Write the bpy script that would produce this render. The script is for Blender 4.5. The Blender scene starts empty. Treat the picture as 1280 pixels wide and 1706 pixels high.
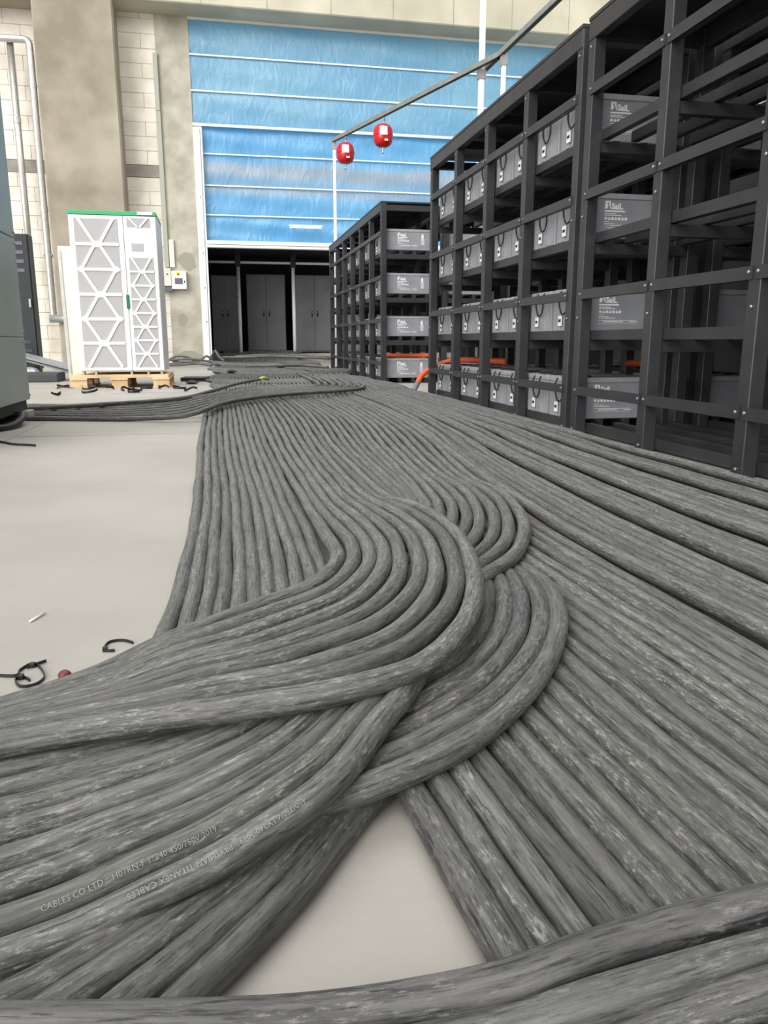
import bpy, bmesh, math, random
import numpy as np
from mathutils import Vector, Matrix
random.seed(7)
rng = np.random.default_rng(11)
sc = bpy.context.scene
COL = sc.collection

# ------------------------------------------------------------------ camera
FPX, CAM_H = 1290.0, 0.5
PITCH = math.atan(285 / FPX)
YAW = math.atan(272 / math.hypot(FPX, 285))
cam_d = bpy.data.cameras.new('camera')
cam = bpy.data.objects.new('camera', cam_d)
COL.objects.link(cam)
cam.location = (0, 0, CAM_H)
cam.rotation_euler = (math.pi / 2 - PITCH, 0, -YAW)
cam_d.sensor_fit = 'VERTICAL'
cam_d.sensor_height = 36.0
cam_d.lens = FPX / 1706 * 36.0
cam_d.clip_start = 0.02
cam_d.clip_end = 200
sc.camera = cam

# ------------------------------------------------------------------ light
world = bpy.data.worlds.new('overcast_daylight')
sc.world = world
world.use_nodes = True
bg = world.node_tree.nodes['Background']
bg.inputs[0].default_value = (1.0, 0.99, 0.97, 1)
bg.inputs[1].default_value = 0.52
sun_d = bpy.data.lights.new('skylight_sun', 'SUN')
sun_d.energy = 1.25
sun_d.angle = math.radians(50)
sun_d.color = (1, 0.99, 0.965)
sun = bpy.data.objects.new('skylight_sun', sun_d)
COL.objects.link(sun)
sun.rotation_euler = (math.radians(24), math.radians(-20), 0)
low_fill_d = bpy.data.lights.new('low_fill_sun', 'SUN')      # added low fill from behind the viewer, brightens upright faces and rack batteries
low_fill_d.energy = 2.6
low_fill_d.angle = math.radians(45)
low_fill_d.color = (1, 0.99, 0.97)
low_fill = bpy.data.objects.new('low_fill_sun', low_fill_d)
COL.objects.link(low_fill)
low_fill.rotation_euler = (math.radians(72), 0, math.radians(-40))
high_fill_d = bpy.data.lights.new('overhead_fill', 'AREA')      # added unseen area lamp high overhead, lightens far cables more than near
high_fill_d.shape = 'RECTANGLE'; high_fill_d.size = 8; high_fill_d.size_y = 7
high_fill_d.energy = 430
high_fill_d.color = (1, 0.99, 0.97)
high_fill = bpy.data.objects.new('overhead_fill', high_fill_d)
COL.objects.link(high_fill)
high_fill.location = (0.5, 8.5, 9.5)
vs = sc.view_settings
vs.view_transform = 'Standard'
vs.look = 'None'
vs.gamma = 1
vs.use_curve_mapping = False
vs.exposure = 0.22

# ------------------------------------------------------------------ materials
def lin(r, g, b):
    f = lambda c: (c / 255) / 12.92 if c / 255 <= 0.04045 else ((c / 255 + 0.055) / 1.055) ** 2.4
    return (f(r), f(g), f(b), 1)

MATS = {}
def mat(name, col, rough=0.6, metal=0.0, col2=None, scale=8.0, detail=6.0, bump=0.0, bscale=None, spec=0.5, ramp=(0.35, 0.65)):
    if name in MATS: return MATS[name]
    m = bpy.data.materials.new(name); MATS[name] = m
    m.use_nodes = True
    nt = m.node_tree; b = nt.nodes['Principled BSDF']
    b.inputs['Base Color'].default_value = col
    b.inputs['Roughness'].default_value = rough
    b.inputs['Metallic'].default_value = metal
    b.inputs['Specular IOR Level'].default_value = spec
    if col2 or bump:
        tc = nt.nodes.new('ShaderNodeTexCoord')
        n = nt.nodes.new('ShaderNodeTexNoise'); n.inputs['Scale'].default_value = scale; n.inputs['Detail'].default_value = detail
        nt.links.new(tc.outputs['Object'], n.inputs['Vector'])
        if col2:
            r = nt.nodes.new('ShaderNodeValToRGB')
            r.color_ramp.elements[0].position = ramp[0]; r.color_ramp.elements[1].position = ramp[1]
            r.color_ramp.elements[0].color = col; r.color_ramp.elements[1].color = col2
            nt.links.new(n.outputs['Fac'], r.inputs['Fac']); nt.links.new(r.outputs['Color'], b.inputs['Base Color'])
        if bump:
            n2 = nt.nodes.new('ShaderNodeTexNoise'); n2.inputs['Scale'].default_value = bscale or scale * 4; n2.inputs['Detail'].default_value = 5
            nt.links.new(tc.outputs['Object'], n2.inputs['Vector'])
            bp = nt.nodes.new('ShaderNodeBump'); bp.inputs['Strength'].default_value = bump; bp.inputs['Distance'].default_value = 0.01
            nt.links.new(n2.outputs['Fac'], bp.inputs['Height']); nt.links.new(bp.outputs['Normal'], b.inputs['Normal'])
    return m

FLOOR = mat('floor_screed', lin(163, 159, 151), 0.5, 0, lin(175, 171, 164), 1.6, 8, 0.08, 40)
JOINT = mat('floor_joint_grey', lin(150, 146, 140), 0.8)
CONC = mat('raw_concrete', lin(136, 128, 112), 0.85, 0, lin(168, 160, 144), 1.1, 10, 0.35, 14)
CONC2 = mat('pale_concrete', lin(160, 156, 142), 0.85, 0, lin(188, 183, 168), 3.0, 10, 0.3, 12)
CONC3 = mat('beam_concrete', lin(176, 172, 154), 0.85, 0, lin(202, 197, 178), 0.9, 9, 0.3, 10)
BLOCK = mat('aerated_block', lin(218, 210, 196), 0.9, 0, lin(238, 232, 220), 2.5, 7, 0.25, 30)
MORTAR = mat('mortar', lin(170, 163, 150), 0.95)
DARKC = mat('stained_concrete', lin(140, 135, 126), 0.9, 0, lin(164, 158, 148), 3, 6, 0.3, 20)
PATCH = mat('filler_patch', lin(150, 146, 134), 0.9)
STEEL = mat('black_coated_steel', lin(42, 42, 45), 0.42, 0.0, lin(52, 52, 55), 6, 4)
BOLT = mat('zinc_bolt', lin(180, 180, 178), 0.35, 0.8)
BATT = mat('battery_plastic', lin(134, 136, 142), 0.5, 0, lin(144, 146, 152), 9, 4)
BLID = mat('battery_lid_plastic', lin(142, 143, 147), 0.5, 0, lin(156, 157, 160), 12, 4)
WHITE = mat('print_white', lin(232, 232, 232), 0.6)
INK = mat('print_ink', lin(40, 40, 42), 0.7)
ROPE = mat('black_rope', lin(28, 28, 30), 0.7)
WPAINT = mat('white_paint', lin(232, 233, 230), 0.45)
WCAB = mat('white_powder_coat', lin(238, 240, 240), 0.4)
MESHG = mat('grey_perforated_sheet', lin(168, 167, 170), 0.6, 0, lin(180, 178, 178), 200, 2)
GREEN = mat('green_plastic', lin(64, 172, 112), 0.45)
DGREEN = mat('dark_green_plastic', lin(20, 120, 78), 0.4)
WOOD = mat('pallet_pine', lin(196, 164, 124), 0.8, 0, lin(222, 196, 158), 5, 8, 0.2, 30)
GREYG = mat('grey_green_enamel', lin(146, 158, 152), 0.38, 0.0, lin(158, 169, 163), 1.6, 4, spec=0.6)
DBASE = mat('dark_plinth', lin(58, 62, 62), 0.6)
DCAB = mat('anthracite_enamel', lin(120, 119, 122), 0.4, 0, lin(130, 128, 130), 2, 4)
DCAB2 = mat('black_enamel', lin(32, 36, 42), 0.45)
VENT = mat('vent_grey', lin(96, 98, 106), 0.5)
GALV = mat('galvanised_steel', lin(190, 190, 186), 0.35, 0.7, lin(205, 205, 200), 14, 4)
STRUT = mat('dull_zinc_strut', lin(136, 142, 138), 0.45, 0.4, lin(150, 155, 150), 10, 4)
RED = mat('red_enamel', lin(190, 22, 34), 0.28)
ORANGE = mat('orange_conduit', lin(214, 92, 52), 0.5)
GREYT = mat('grey_tape', lin(110, 122, 128), 0.6)
YELLOW = mat('yellow_sticker', lin(226, 214, 80), 0.6)
PVC = mat('grey_pvc_trunking', lin(168, 170, 158), 0.6)
BEIGE = mat('beige_board', lin(206, 204, 192), 0.7, 0, lin(222, 220, 208), 3, 5)
ALU = mat('aluminium_plank', lin(168, 172, 176), 0.4, 0.5)
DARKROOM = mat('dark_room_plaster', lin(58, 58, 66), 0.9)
BLACKP = mat('black_nylon', lin(34, 32, 31), 0.45)
REDP = mat('red_plastic', lin(112, 52, 48), 0.5)
PURPLE = mat('dark_purple_film', lin(70, 62, 72), 0.5)
YGREEN = mat('yellow_green_tape', lin(178, 190, 70), 0.6)
LAMP = mat('lamp_tube', (1, 1, 1, 1), 0.4)
_b = LAMP.node_tree.nodes['Principled BSDF']; _b.inputs['Emission Color'].default_value = (1, 1, 1, 1); _b.inputs['Emission Strength'].default_value = 1.2

def tarp_material(name, c1, c2, band):
    m = bpy.data.materials.new(name); m.use_nodes = True; nt = m.node_tree
    for n in list(nt.nodes): nt.nodes.remove(n)
    N = nt.nodes.new; L = nt.links.new
    out = N('ShaderNodeOutputMaterial'); tc = N('ShaderNodeTexCoord')
    mp = N('ShaderNodeMapping'); mp.inputs['Scale'].default_value = (0.35, 1, 1.2); L(tc.outputs['Object'], mp.inputs['Vector'])
    n = N('ShaderNodeTexNoise'); n.inputs['Scale'].default_value = 1.3; n.inputs['Detail'].default_value = 6; L(mp.outputs['Vector'], n.inputs['Vector'])
    r = N('ShaderNodeValToRGB'); r.color_ramp.elements[0].position = .38; r.color_ramp.elements[1].position = .66
    r.color_ramp.elements[0].color = c1; r.color_ramp.elements[1].color = c2; L(n.outputs['Fac'], r.inputs['Fac'])
    col = r.outputs['Color']
    if band:      # outside light showing through the lower tarpaulin, painted into its colour as tan bands
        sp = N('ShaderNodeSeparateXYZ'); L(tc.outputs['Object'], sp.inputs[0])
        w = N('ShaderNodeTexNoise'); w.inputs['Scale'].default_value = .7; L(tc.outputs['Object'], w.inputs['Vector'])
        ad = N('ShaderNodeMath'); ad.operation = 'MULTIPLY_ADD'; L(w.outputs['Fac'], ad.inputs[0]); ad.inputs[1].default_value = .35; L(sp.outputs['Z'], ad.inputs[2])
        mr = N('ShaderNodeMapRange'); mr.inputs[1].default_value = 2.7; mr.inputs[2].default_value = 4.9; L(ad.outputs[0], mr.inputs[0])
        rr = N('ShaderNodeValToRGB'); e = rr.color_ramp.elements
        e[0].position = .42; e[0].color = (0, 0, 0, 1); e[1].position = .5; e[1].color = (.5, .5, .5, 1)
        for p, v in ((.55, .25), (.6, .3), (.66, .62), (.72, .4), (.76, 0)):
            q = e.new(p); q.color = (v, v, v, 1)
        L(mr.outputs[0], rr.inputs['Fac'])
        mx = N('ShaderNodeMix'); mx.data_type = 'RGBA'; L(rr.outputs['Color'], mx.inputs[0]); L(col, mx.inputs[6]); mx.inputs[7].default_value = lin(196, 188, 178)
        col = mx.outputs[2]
    d = N('ShaderNodeBsdfDiffuse'); t = N('ShaderNodeBsdfTranslucent'); g = N('ShaderNodeBsdfGlossy'); g.inputs['Roughness'].default_value = .4
    L(col, d.inputs[0]); L(col, t.inputs[0]); g.inputs[0].default_value = (1, 1, 1, 1)
    m1 = N('ShaderNodeMixShader'); m1.inputs[0].default_value = .45; L(d.outputs[0], m1.inputs[1]); L(t.outputs[0], m1.inputs[2])
    m2 = N('ShaderNodeMixShader'); m2.inputs[0].default_value = .06; L(m1.outputs[0], m2.inputs[1]); L(g.outputs[0], m2.inputs[2])
    mb = N('ShaderNodeMapping'); mb.inputs['Scale'].default_value = (2.2, 1, 1.1); L(tc.outputs['Object'], mb.inputs['Vector'])
    nb = N('ShaderNodeTexNoise'); nb.inputs['Scale'].default_value = 2.4; nb.inputs['Detail'].default_value = 7; nb.inputs['Distortion'].default_value = 1.2; L(mb.outputs['Vector'], nb.inputs['Vector'])
    bp = N('ShaderNodeBump'); bp.inputs['Strength'].default_value = .4; bp.inputs['Distance'].default_value = .06; L(nb.outputs['Fac'], bp.inputs['Height'])
    for q in (d, t, g): L(bp.outputs[0], q.inputs['Normal'])
    L(m2.outputs[0], out.inputs[0]); MATS[name] = m
    return m
TARP1 = tarp_material('blue_tarpaulin_faded', lin(118, 180, 220), lin(140, 196, 226), False)
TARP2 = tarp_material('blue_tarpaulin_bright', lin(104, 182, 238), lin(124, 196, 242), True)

def cable_material():
    m = bpy.data.materials.new('dusty_black_rubber'); m.use_nodes = True; nt = m.node_tree; N = nt.nodes.new; L = nt.links.new
    b = nt.nodes['Principled BSDF']; b.inputs['Roughness'].default_value = .55; b.inputs['Specular IOR Level'].default_value = .42
    b.inputs['Sheen Weight'].default_value = .05; b.inputs['Sheen Roughness'].default_value = .45; b.inputs['Sheen Tint'].default_value = (.95, .95, .93, 1)
    uv = N('ShaderNodeUVMap'); uv.uv_map = 'UVMap'; oi = N('ShaderNodeObjectInfo')
    off = N('ShaderNodeMath'); off.operation = 'MULTIPLY'; off.inputs[1].default_value = 37.0; L(oi.outputs['Random'], off.inputs[0])
    cb = N('ShaderNodeCombineXYZ'); L(off.outputs[0], cb.inputs[2]); L(off.outputs[0], cb.inputs[0])
    ad = N('ShaderNodeVectorMath'); L(uv.outputs[0], ad.inputs[0]); L(cb.outputs[0], ad.inputs[1])
    def noise(sx, sy, det, rough=.6):
        mp = N('ShaderNodeMapping'); mp.inputs['Scale'].default_value = (sx, sy, 1); L(ad.outputs[0], mp.inputs['Vector'])
        n = N('ShaderNodeTexNoise'); n.inputs['Scale'].default_value = 1; n.inputs['Detail'].default_value = det; n.inputs['Roughness'].default_value = rough
        L(mp.outputs[0], n.inputs['Vector']); return n.outputs['Fac']
    a = noise(9, 160, 6, .68); c = noise(55, 210, 8, .8); e = noise(5.0, 22, 3)
    def ramp(f, p0, p1, c0, c1):
        r = N('ShaderNodeValToRGB'); r.color_ramp.elements[0].position = p0; r.color_ramp.elements[1].position = p1
        r.color_ramp.elements[0].color = c0; r.color_ramp.elements[1].color = c1; L(f, r.inputs[0]); return r.outputs[0]
    def math_(op, x, y):
        q = N('ShaderNodeMath'); q.operation = op
        for k, z in ((0, x), (1, y)):
            if z is None: continue
            if isinstance(z, (int, float)): q.inputs[k].default_value = z
            else: L(z, q.inputs[k])
        return q.outputs[0]
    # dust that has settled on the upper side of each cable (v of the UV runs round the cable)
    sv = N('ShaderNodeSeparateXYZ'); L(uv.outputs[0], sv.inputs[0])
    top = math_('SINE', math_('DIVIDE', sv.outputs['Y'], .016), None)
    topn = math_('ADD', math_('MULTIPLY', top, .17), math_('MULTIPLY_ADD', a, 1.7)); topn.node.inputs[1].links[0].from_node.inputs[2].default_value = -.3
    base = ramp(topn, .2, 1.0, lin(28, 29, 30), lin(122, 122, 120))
    dust = ramp(c, .52, .60, (0, 0, 0, 1), (1, 1, 1, 1)); patch = ramp(e, .40, .60, (.1, .1, .1, 1), (.85, .85, .85, 1))
    mu = N('ShaderNodeMath'); mu.operation = 'MULTIPLY'; L(dust, mu.inputs[0]); L(patch, mu.inputs[1])
    mx = N('ShaderNodeMix'); mx.data_type = 'RGBA'; L(mu.outputs[0], mx.inputs[0]); L(base, mx.inputs[6]); mx.inputs[7].default_value = lin(160, 160, 156)
    # dark cracks and scuffs where the dust has been rubbed off
    dk = noise(20, 260, 6, .72); dm = ramp(dk, .37, .47, (.75, .75, .75, 1), (0, 0, 0, 1))
    mk = N('ShaderNodeMix'); mk.data_type = 'RGBA'; L(dm, mk.inputs[0]); L(mx.outputs[2], mk.inputs[6]); mk.inputs[7].default_value = lin(24, 24, 25)
    # each cable a shade lighter or darker, some faintly olive, some faintly violet
    tint = N('ShaderNodeValToRGB'); te = tint.color_ramp.elements
    te[0].position = 0; te[0].color = (.72, .72, .74, 1); te[1].position = 1; te[1].color = (1.0, .985, .99, 1)
    for p, cc in ((.2, (.92, .92, .87, 1)), (.4, (1.05, 1.04, 1.02, 1)), (.6, (.8, .785, .82, 1)), (.8, (.95, .95, .92, 1))):
        q = te.new(p); q.color = cc
    L(oi.outputs['Random'], tint.inputs[0])
    ml = N('ShaderNodeMix'); ml.data_type = 'RGBA'; ml.blend_type = 'MULTIPLY'; ml.inputs[0].default_value = 1; L(mk.outputs[2], ml.inputs[6]); L(tint.outputs[0], ml.inputs[7])
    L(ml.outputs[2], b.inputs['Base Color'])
    bp = N('ShaderNodeBump'); bp.inputs['Strength'].default_value = .5; bp.inputs['Distance'].default_value = .0016; L(c, bp.inputs['Height']); L(bp.outputs[0], b.inputs['Normal'])
    MATS['cable'] = m
    return m
CABLE = cable_material()

# ------------------------------------------------------------------ mesh helpers
class MB:
    def __init__(s): s.v = []; s.f = []; s.uv = None
    def box(s, a, b):
        x0, y0, z0 = (min(a[i], b[i]) for i in range(3)); x1, y1, z1 = (max(a[i], b[i]) for i in range(3))
        n = len(s.v)
        s.v += [(x0, y0, z0), (x1, y0, z0), (x1, y1, z0), (x0, y1, z0), (x0, y0, z1), (x1, y0, z1), (x1, y1, z1), (x0, y1, z1)]
        s.f += [tuple(n + i for i in q) for q in ((0, 3, 2, 1), (4, 5, 6, 7), (0, 1, 5, 4), (1, 2, 6, 5), (2, 3, 7, 6), (3, 0, 4, 7))]
        return s
    def bar(s, p, q, w, h, up=(0, 0, 1)):
        p = Vector(p); q = Vector(q); t = (q - p).normalized(); up = Vector(up)
        sd = t.cross(up); sd = sd.normalized() if sd.length > 1e-6 else Vector((1, 0, 0)); u = sd.cross(t)
        n = len(s.v)
        for c in (p, q):
            for a, b in ((-1, -1), (1, -1), (1, 1), (-1, 1)):
                s.v.append(tuple(c + sd * (a * w / 2) + u * (b * h / 2)))
        s.f += [tuple(n + i for i in g) for g in ((0, 1, 2, 3), (7, 6, 5, 4), (0, 4, 5, 1), (1, 5, 6, 2), (2, 6, 7, 3), (3, 7, 4, 0))]
        return s
    def prism(s, poly, axis, a, b):      # poly: 2D ring extruded along an axis between a and b
        n = len(s.v); k = len(poly)
        for w in (a, b):
            for x, y in poly:
                s.v.append((w, x, y) if axis == 'x' else (x, w, y) if axis == 'y' else (x, y, w))
        s.f.append(tuple(range(n, n + k))); s.f.append(tuple(range(n + 2 * k - 1, n + k - 1, -1)))
        for i in range(k):
            j = (i + 1) % k; s.f.append((n + i, n + k + i, n + k + j, n + j))
        return s
    def lathe(s, prof, c=(0, 0, 0), n=20, axis='z'):
        m = len(s.v)
        for r, h in prof:
            for i in range(n):
                a = 2 * math.pi * i / n; x, y = r * math.cos(a), r * math.sin(a)
                p = (x, y, h) if axis == 'z' else (h, x, y) if axis == 'x' else (x, h, y)
                s.v.append(tuple(p[k] + c[k] for k in range(3)))
        for j in range(len(prof) - 1):
            for i in range(n):
                k = (i + 1) % n; s.f.append((m + j * n + i, m + j * n + k, m + (j + 1) * n + k, m + (j + 1) * n + i))
        s.f.append(tuple(m + n - 1 - i for i in range(n))); s.f.append(tuple(m + (len(prof) - 1) * n + i for i in range(n)))
        return s
    def tube(s, pts, r, n=8, closed=False, ripple=None):
        P = [Vector(p) for p in pts]; m = len(s.v); K = len(P)
        for i, p in enumerate(P):
            t = (P[(i + 1) % K] - P[i - 1]) if closed else (P[min(i + 1, K - 1)] - P[max(i - 1, 0)])
            t.normalize(); ref = Vector((0, 0, 1)) if abs(t.z) < .9 else Vector((1, 0, 0))
            sd = t.cross(ref).normalized(); u = sd.cross(t)
            rr = r * (ripple[i % len(ripple)] if ripple else 1)
            for j in range(n):
                a = 2 * math.pi * j / n; s.v.append(tuple(p + sd * (rr * math.cos(a)) + u * (rr * math.sin(a))))
        for i in range(K if closed else K - 1):
            i2 = (i + 1) % K
            for j in range(n):
                k = (j + 1) % n; s.f.append((m + i * n + j, m + i * n + k, m + i2 * n + k, m + i2 * n + j))
        if not closed:
            s.f.append(tuple(m + n - 1 - j for j in range(n))); s.f.append(tuple(m + (K - 1) * n + j for j in range(n)))
        return s
    def mesh(s, name, m, smooth=False, bevel=0):
        me = bpy.data.meshes.new(name); me.from_pydata(s.v, [], s.f)
        bm = bmesh.new(); bm.from_mesh(me)
        bmesh.ops.recalc_face_normals(bm, faces=bm.faces)
        if bevel: bmesh.ops.bevel(bm, geom=list(bm.edges), offset=bevel, segments=1, affect='EDGES', clamp_overlap=True)
        bm.to_mesh(me); bm.free()
        if smooth:
            for p in me.polygons: p.use_smooth = True
        me.materials.append(m)
        return me
    def build(s, name, m, parent=None, loc=None, smooth=False, bevel=0):
        return put(name, s.mesh(name, m, smooth, bevel), parent, loc)

def put(name, me, parent=None, loc=None, rot=None):
    o = bpy.data.objects.new(name, me); COL.objects.link(o)
    if parent: o.parent = parent
    if loc: o.location = loc
    if rot: o.rotation_euler = rot
    return o
def empty(name, loc=(0, 0, 0), rz=0):
    o = bpy.data.objects.new(name, None); COL.objects.link(o); o.location = loc; o.rotation_euler = (0, 0, rz); o.empty_display_size = .05
    return o
def tag(o, label, cat, group=None, kind=None):
    if label: o['label'] = label
    if cat: o['category'] = cat
    if group: o['group'] = group
    if kind: o['kind'] = kind
    return o
def struct(o, label, cat): return tag(o, label, cat, kind='structure')
def copy_tree(o, parent=None):
    c = o.copy(); COL.objects.link(c); c.parent = parent
    for ch in o.children: copy_tree(ch, c)
    return c
def text_mesh(s, size, name, bold=0):
    cu = bpy.data.curves.new(name, 'FONT'); cu.body = s; cu.size = size; cu.resolution_u = 2; cu.offset = bold
    ob = bpy.data.objects.new(name, cu); COL.objects.link(ob)
    dg = bpy.context.evaluated_depsgraph_get(); dg.update()
    me = bpy.data.meshes.new_from_object(ob.evaluated_get(dg))
    bpy.data.objects.remove(ob); bpy.data.curves.remove(cu)
    v = [tuple(x.co) for x in me.vertices]; f = [tuple(p.vertices) for p in me.polygons]
    bpy.data.meshes.remove(me)
    return v, f
ORD = ['first', 'second', 'third', 'fourth', 'fifth', 'sixth', 'seventh', 'eighth', 'ninth', 'tenth', 'eleventh', 'twelfth']
def nth(i):
    if i < 12: return ORD[i]
    n = i + 1; return f"{n}{'th' if 10 < n % 100 < 14 else {1:'st',2:'nd',3:'rd'}.get(n % 10, 'th')}"

# ------------------------------------------------------------------ setting
WY = 17.5
fl = MB(); fl.v = [(-12, -3, 0), (14, -3, 0), (14, 26, 0), (-12, 26, 0)]; fl.f = [(0, 1, 2, 3)]
floor = struct(fl.build('floor', FLOOR), 'pale smooth screed floor of the hall', 'floor')
for p, q in (((-1.105, 5.29), (-1.10, 3.02)), ((-1.1, 4.42), (0.0, 4.42)), ((-1.1, 8.0), (-0.15, 8.0))):
    MB().bar((p[0], p[1], .0006), (q[0], q[1], .0006), .006, .0012).build('floor_joint', JOINT, floor)

w = MB(); w.box((-12, WY + .06, 0), (-1.0, WY + .5, 7.6)); wall_l = struct(w.build('wall_left', MORTAR), 'block wall left of the blue curtain', 'wall')
def courses(x0, x1, split):
    z = 0.0; i = 0
    while z < 6.9:
        h = .268
        if 3.5 < z < 3.76:
            MB().box((x0, WY - .005, z + .004), (x1, WY + .07, z + .23)).build('lintel_band', DARKC, wall_l, bevel=.004); z += .236; continue
        cuts = [x0, x1] if i % 2 else [x0, x0 + (x1 - x0) * split, x1]
        if x1 - x0 > .9: cuts = [x0 + (.3 if i % 2 else 0) + .6 * k for k in range(-1, 4)]; cuts = sorted({min(max(c, x0), x1) for c in cuts})
        for a, b in zip(cuts, cuts[1:]):
            if b - a < .05: continue
            d = random.uniform(-.006, .006)
            MB().box((a + .0025, WY + d, z + .0025), (b - .0025, WY + .07, z + h - .0025)).build('block', BLOCK, wall_l, bevel=.004)
        z += h; i += 1
courses(-1.74, -1.0, .6)
courses(-4.7, -3.1, .5)
pil = MB().box((-1.02, WY - .02, 0), (-.36, WY + .5, 6.8)).build('wall_pilaster', CONC2, bevel=.01); struct(pil, 'pale raw concrete pier beside the blue curtain', 'pier')
for (x, z, sx, sz) in ((-.62, 2.15, .2, .22), (-.78, .95, .11, .14), (-.66, .1, .3, .2)):
    pts = [(x + sx * math.cos(a) * random.uniform(.75, 1.1), z + sz * math.sin(a) * random.uniform(.75, 1.1)) for a in np.linspace(0, 2 * math.pi, 11)[:-1]]
    MB().prism(pts, 'y', WY - .024, WY - .019).build('filler_patch', PATCH, pil)
colm = MB().box((-3.16, 16.9, 0), (-1.72, WY + .5, 7.6)).build('concrete_column', CONC, bevel=.03); struct(colm, 'wide raw concrete column left of the white cabinet', 'column')
bm_ = MB().box((-1.75, 16.85, 6.76), (13, 17.9, 8.6)).build('concrete_beam', CONC3, bevel=.02); struct(bm_, 'long raw concrete beam above the blue curtain', 'beam')
for x in (-.1, 1.15, 2.4, 3.65, 4.9, 6.15, 7.4):
    MB().box((x, 16.846, 6.77), (x + .012, 16.852, 8.6)).build('formwork_seam', DARKC, bm_)
MB().box((-12, 16.95, 6.66), (-3.0, 17.9, 8.6)).build('beam_end', CONC, bm_)
wr = MB().box((13, -3, 0), (13.3, 18, 7.6)).build('wall_right', CONC2); struct(wr, 'far side wall beyond the racks', 'wall')

# annex behind the curtain: low dark room with the grey cupboards
AZ = 2.62
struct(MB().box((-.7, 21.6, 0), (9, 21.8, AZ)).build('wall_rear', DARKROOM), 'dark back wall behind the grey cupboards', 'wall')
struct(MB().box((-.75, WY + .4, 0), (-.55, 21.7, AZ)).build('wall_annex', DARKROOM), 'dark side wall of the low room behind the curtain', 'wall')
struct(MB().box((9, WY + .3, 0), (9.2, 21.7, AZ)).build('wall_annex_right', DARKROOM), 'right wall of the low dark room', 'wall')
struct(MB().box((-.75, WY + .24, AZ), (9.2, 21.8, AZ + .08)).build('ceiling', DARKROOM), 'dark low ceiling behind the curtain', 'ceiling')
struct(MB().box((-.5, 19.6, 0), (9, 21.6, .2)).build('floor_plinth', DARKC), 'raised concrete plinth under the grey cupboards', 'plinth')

def lattice_grid(name, x0, x1, z0, z1, m, parent, seed, nx=70, nz=14, amp=.02):
    r = np.random.default_rng(seed); b = MB()
    ph = r.uniform(0, 6, 12)
    for j in range(nz + 1):
        for i in range(nx + 1):
            x = x0 + (x1 - x0) * i / nx; t = j / nz; z = z0 + (z1 - z0) * t
            d = amp * (math.sin(x * 3.1 + ph[0] + 2 * t) * .5 + math.sin(x * 7.3 + ph[1] - 3 * t) * .3 + math.sin(x * 1.3 + t * 7 + ph[2]) * .5 + math.sin(x * 13 + t * 9 + ph[3]) * .2)
            d *= math.sin(math.pi * min(max(t, .02), .98)) ** .5
            b.v.append((x, d - .02 * math.sin(math.pi * t), z))
    for j in range(nz):
        for i in range(nx):
            a = j * (nx + 1) + i; b.f.append((a, a + 1, a + nx + 2, a + nx + 1))
    return b.build(name, m, parent, smooth=True)
up = empty('curtain_blind', (0, WY + .02, 0)); tag(up, 'faded blue tarpaulin curtain, upper part hanging under the concrete beam', 'curtain')
zs = [4.8, 5.43, 6.09, 6.74]
for k in range(3): lattice_grid('panel', -.37, 9.6, zs[k], zs[k + 1], TARP1, up, 3 + k)
for k, z in enumerate(zs): MB().bar((-.37, -.03, z), (9.6, -.03, z), .03, .028 if 0 < k < 3 else .05).build('batten', WPAINT, up)
lo = empty('curtain_blind', (0, WY + .1, 0)); tag(lo, 'bright blue tarpaulin curtain with painted-in bands of outside light, lower part above the white header', 'curtain')
zs = [2.56, 3.08, 3.66, 4.27, 4.84]
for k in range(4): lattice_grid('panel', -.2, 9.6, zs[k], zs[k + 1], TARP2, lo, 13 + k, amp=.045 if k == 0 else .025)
for k, z in enumerate(zs[1:4]): MB().bar((-.2, -.04, z), (9.6, -.04, z), .025, .024).build('batten', WPAINT, lo)
fr = empty('door_frame', (0, WY, 0)); tag(fr, 'white steel frame of the wide opening, post and header', 'door frame', kind='structure')
MB().box((-.37, -.06, 0), (-.19, .08, 4.74)).build('post', WPAINT, fr, bevel=.006)
MB().box((-.24, -.075, 0), (-.235, -.06, 4.7)).build('post_groove', VENT, fr)
MB().box((-.19, -.06, 2.42), (9.6, .1, 2.56)).build('header', WPAINT, fr, bevel=.006)
MB().box((-.19, -.065, 2.475), (9.6, -.06, 2.485)).build('header_groove', VENT, fr)
for z in (.9, 1.6, 2.3, 3.4): MB().lathe([(.02, 0), (.02, .012), (.008, .016)], (-.28, -.062, z), 8, 'y').build('bolt', BOLT, fr)

def cupboard(x0, x1, y, z0, z1, label, split):
    t = empty('metal_cupboard', ((x0 + x1) / 2, y, z0)); tag(t, label, 'cupboard'); wd = (x1 - x0) / 2; h = z1 - z0
    MB().box((-wd, .02, 0), (wd, .5, h)).build('body', DCAB, t, bevel=.004)
    xs = [-wd + .01] + ([0] if split else []) + [wd - .01]
    for a, b in zip(xs, xs[1:]):
        d = MB().box((a + .003, 0, .04), (b - .003, .022, h - .02)).build('door', DCAB, t, bevel=.003)
        hx = (b - .07 if a < -.01 and split else a + .07)
        MB().box((hx - .02, -.012, h * .46), (hx + .02, 0, h * .54)).build('handle', DCAB2, d, bevel=.004)
        MB().lathe([(.012, 0), (.012, -.012)], (hx, -.012, h * .52), 8, 'y').build('lock', BOLT, d)
    for x in (-wd + .08, wd - .08): MB().box((x - .07, -.03, -.03), (x + .07, .3, 0)).build('foot', VENT, t)
CY = 20.3
cupboard(-.18, .47, CY, .23, 2.08, 'dark grey metal cupboard beside the white frame post', True)
cupboard(.68, 1.64, CY, .23, 2.12, 'dark grey two-door metal cupboard between the two white poles', True)
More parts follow.
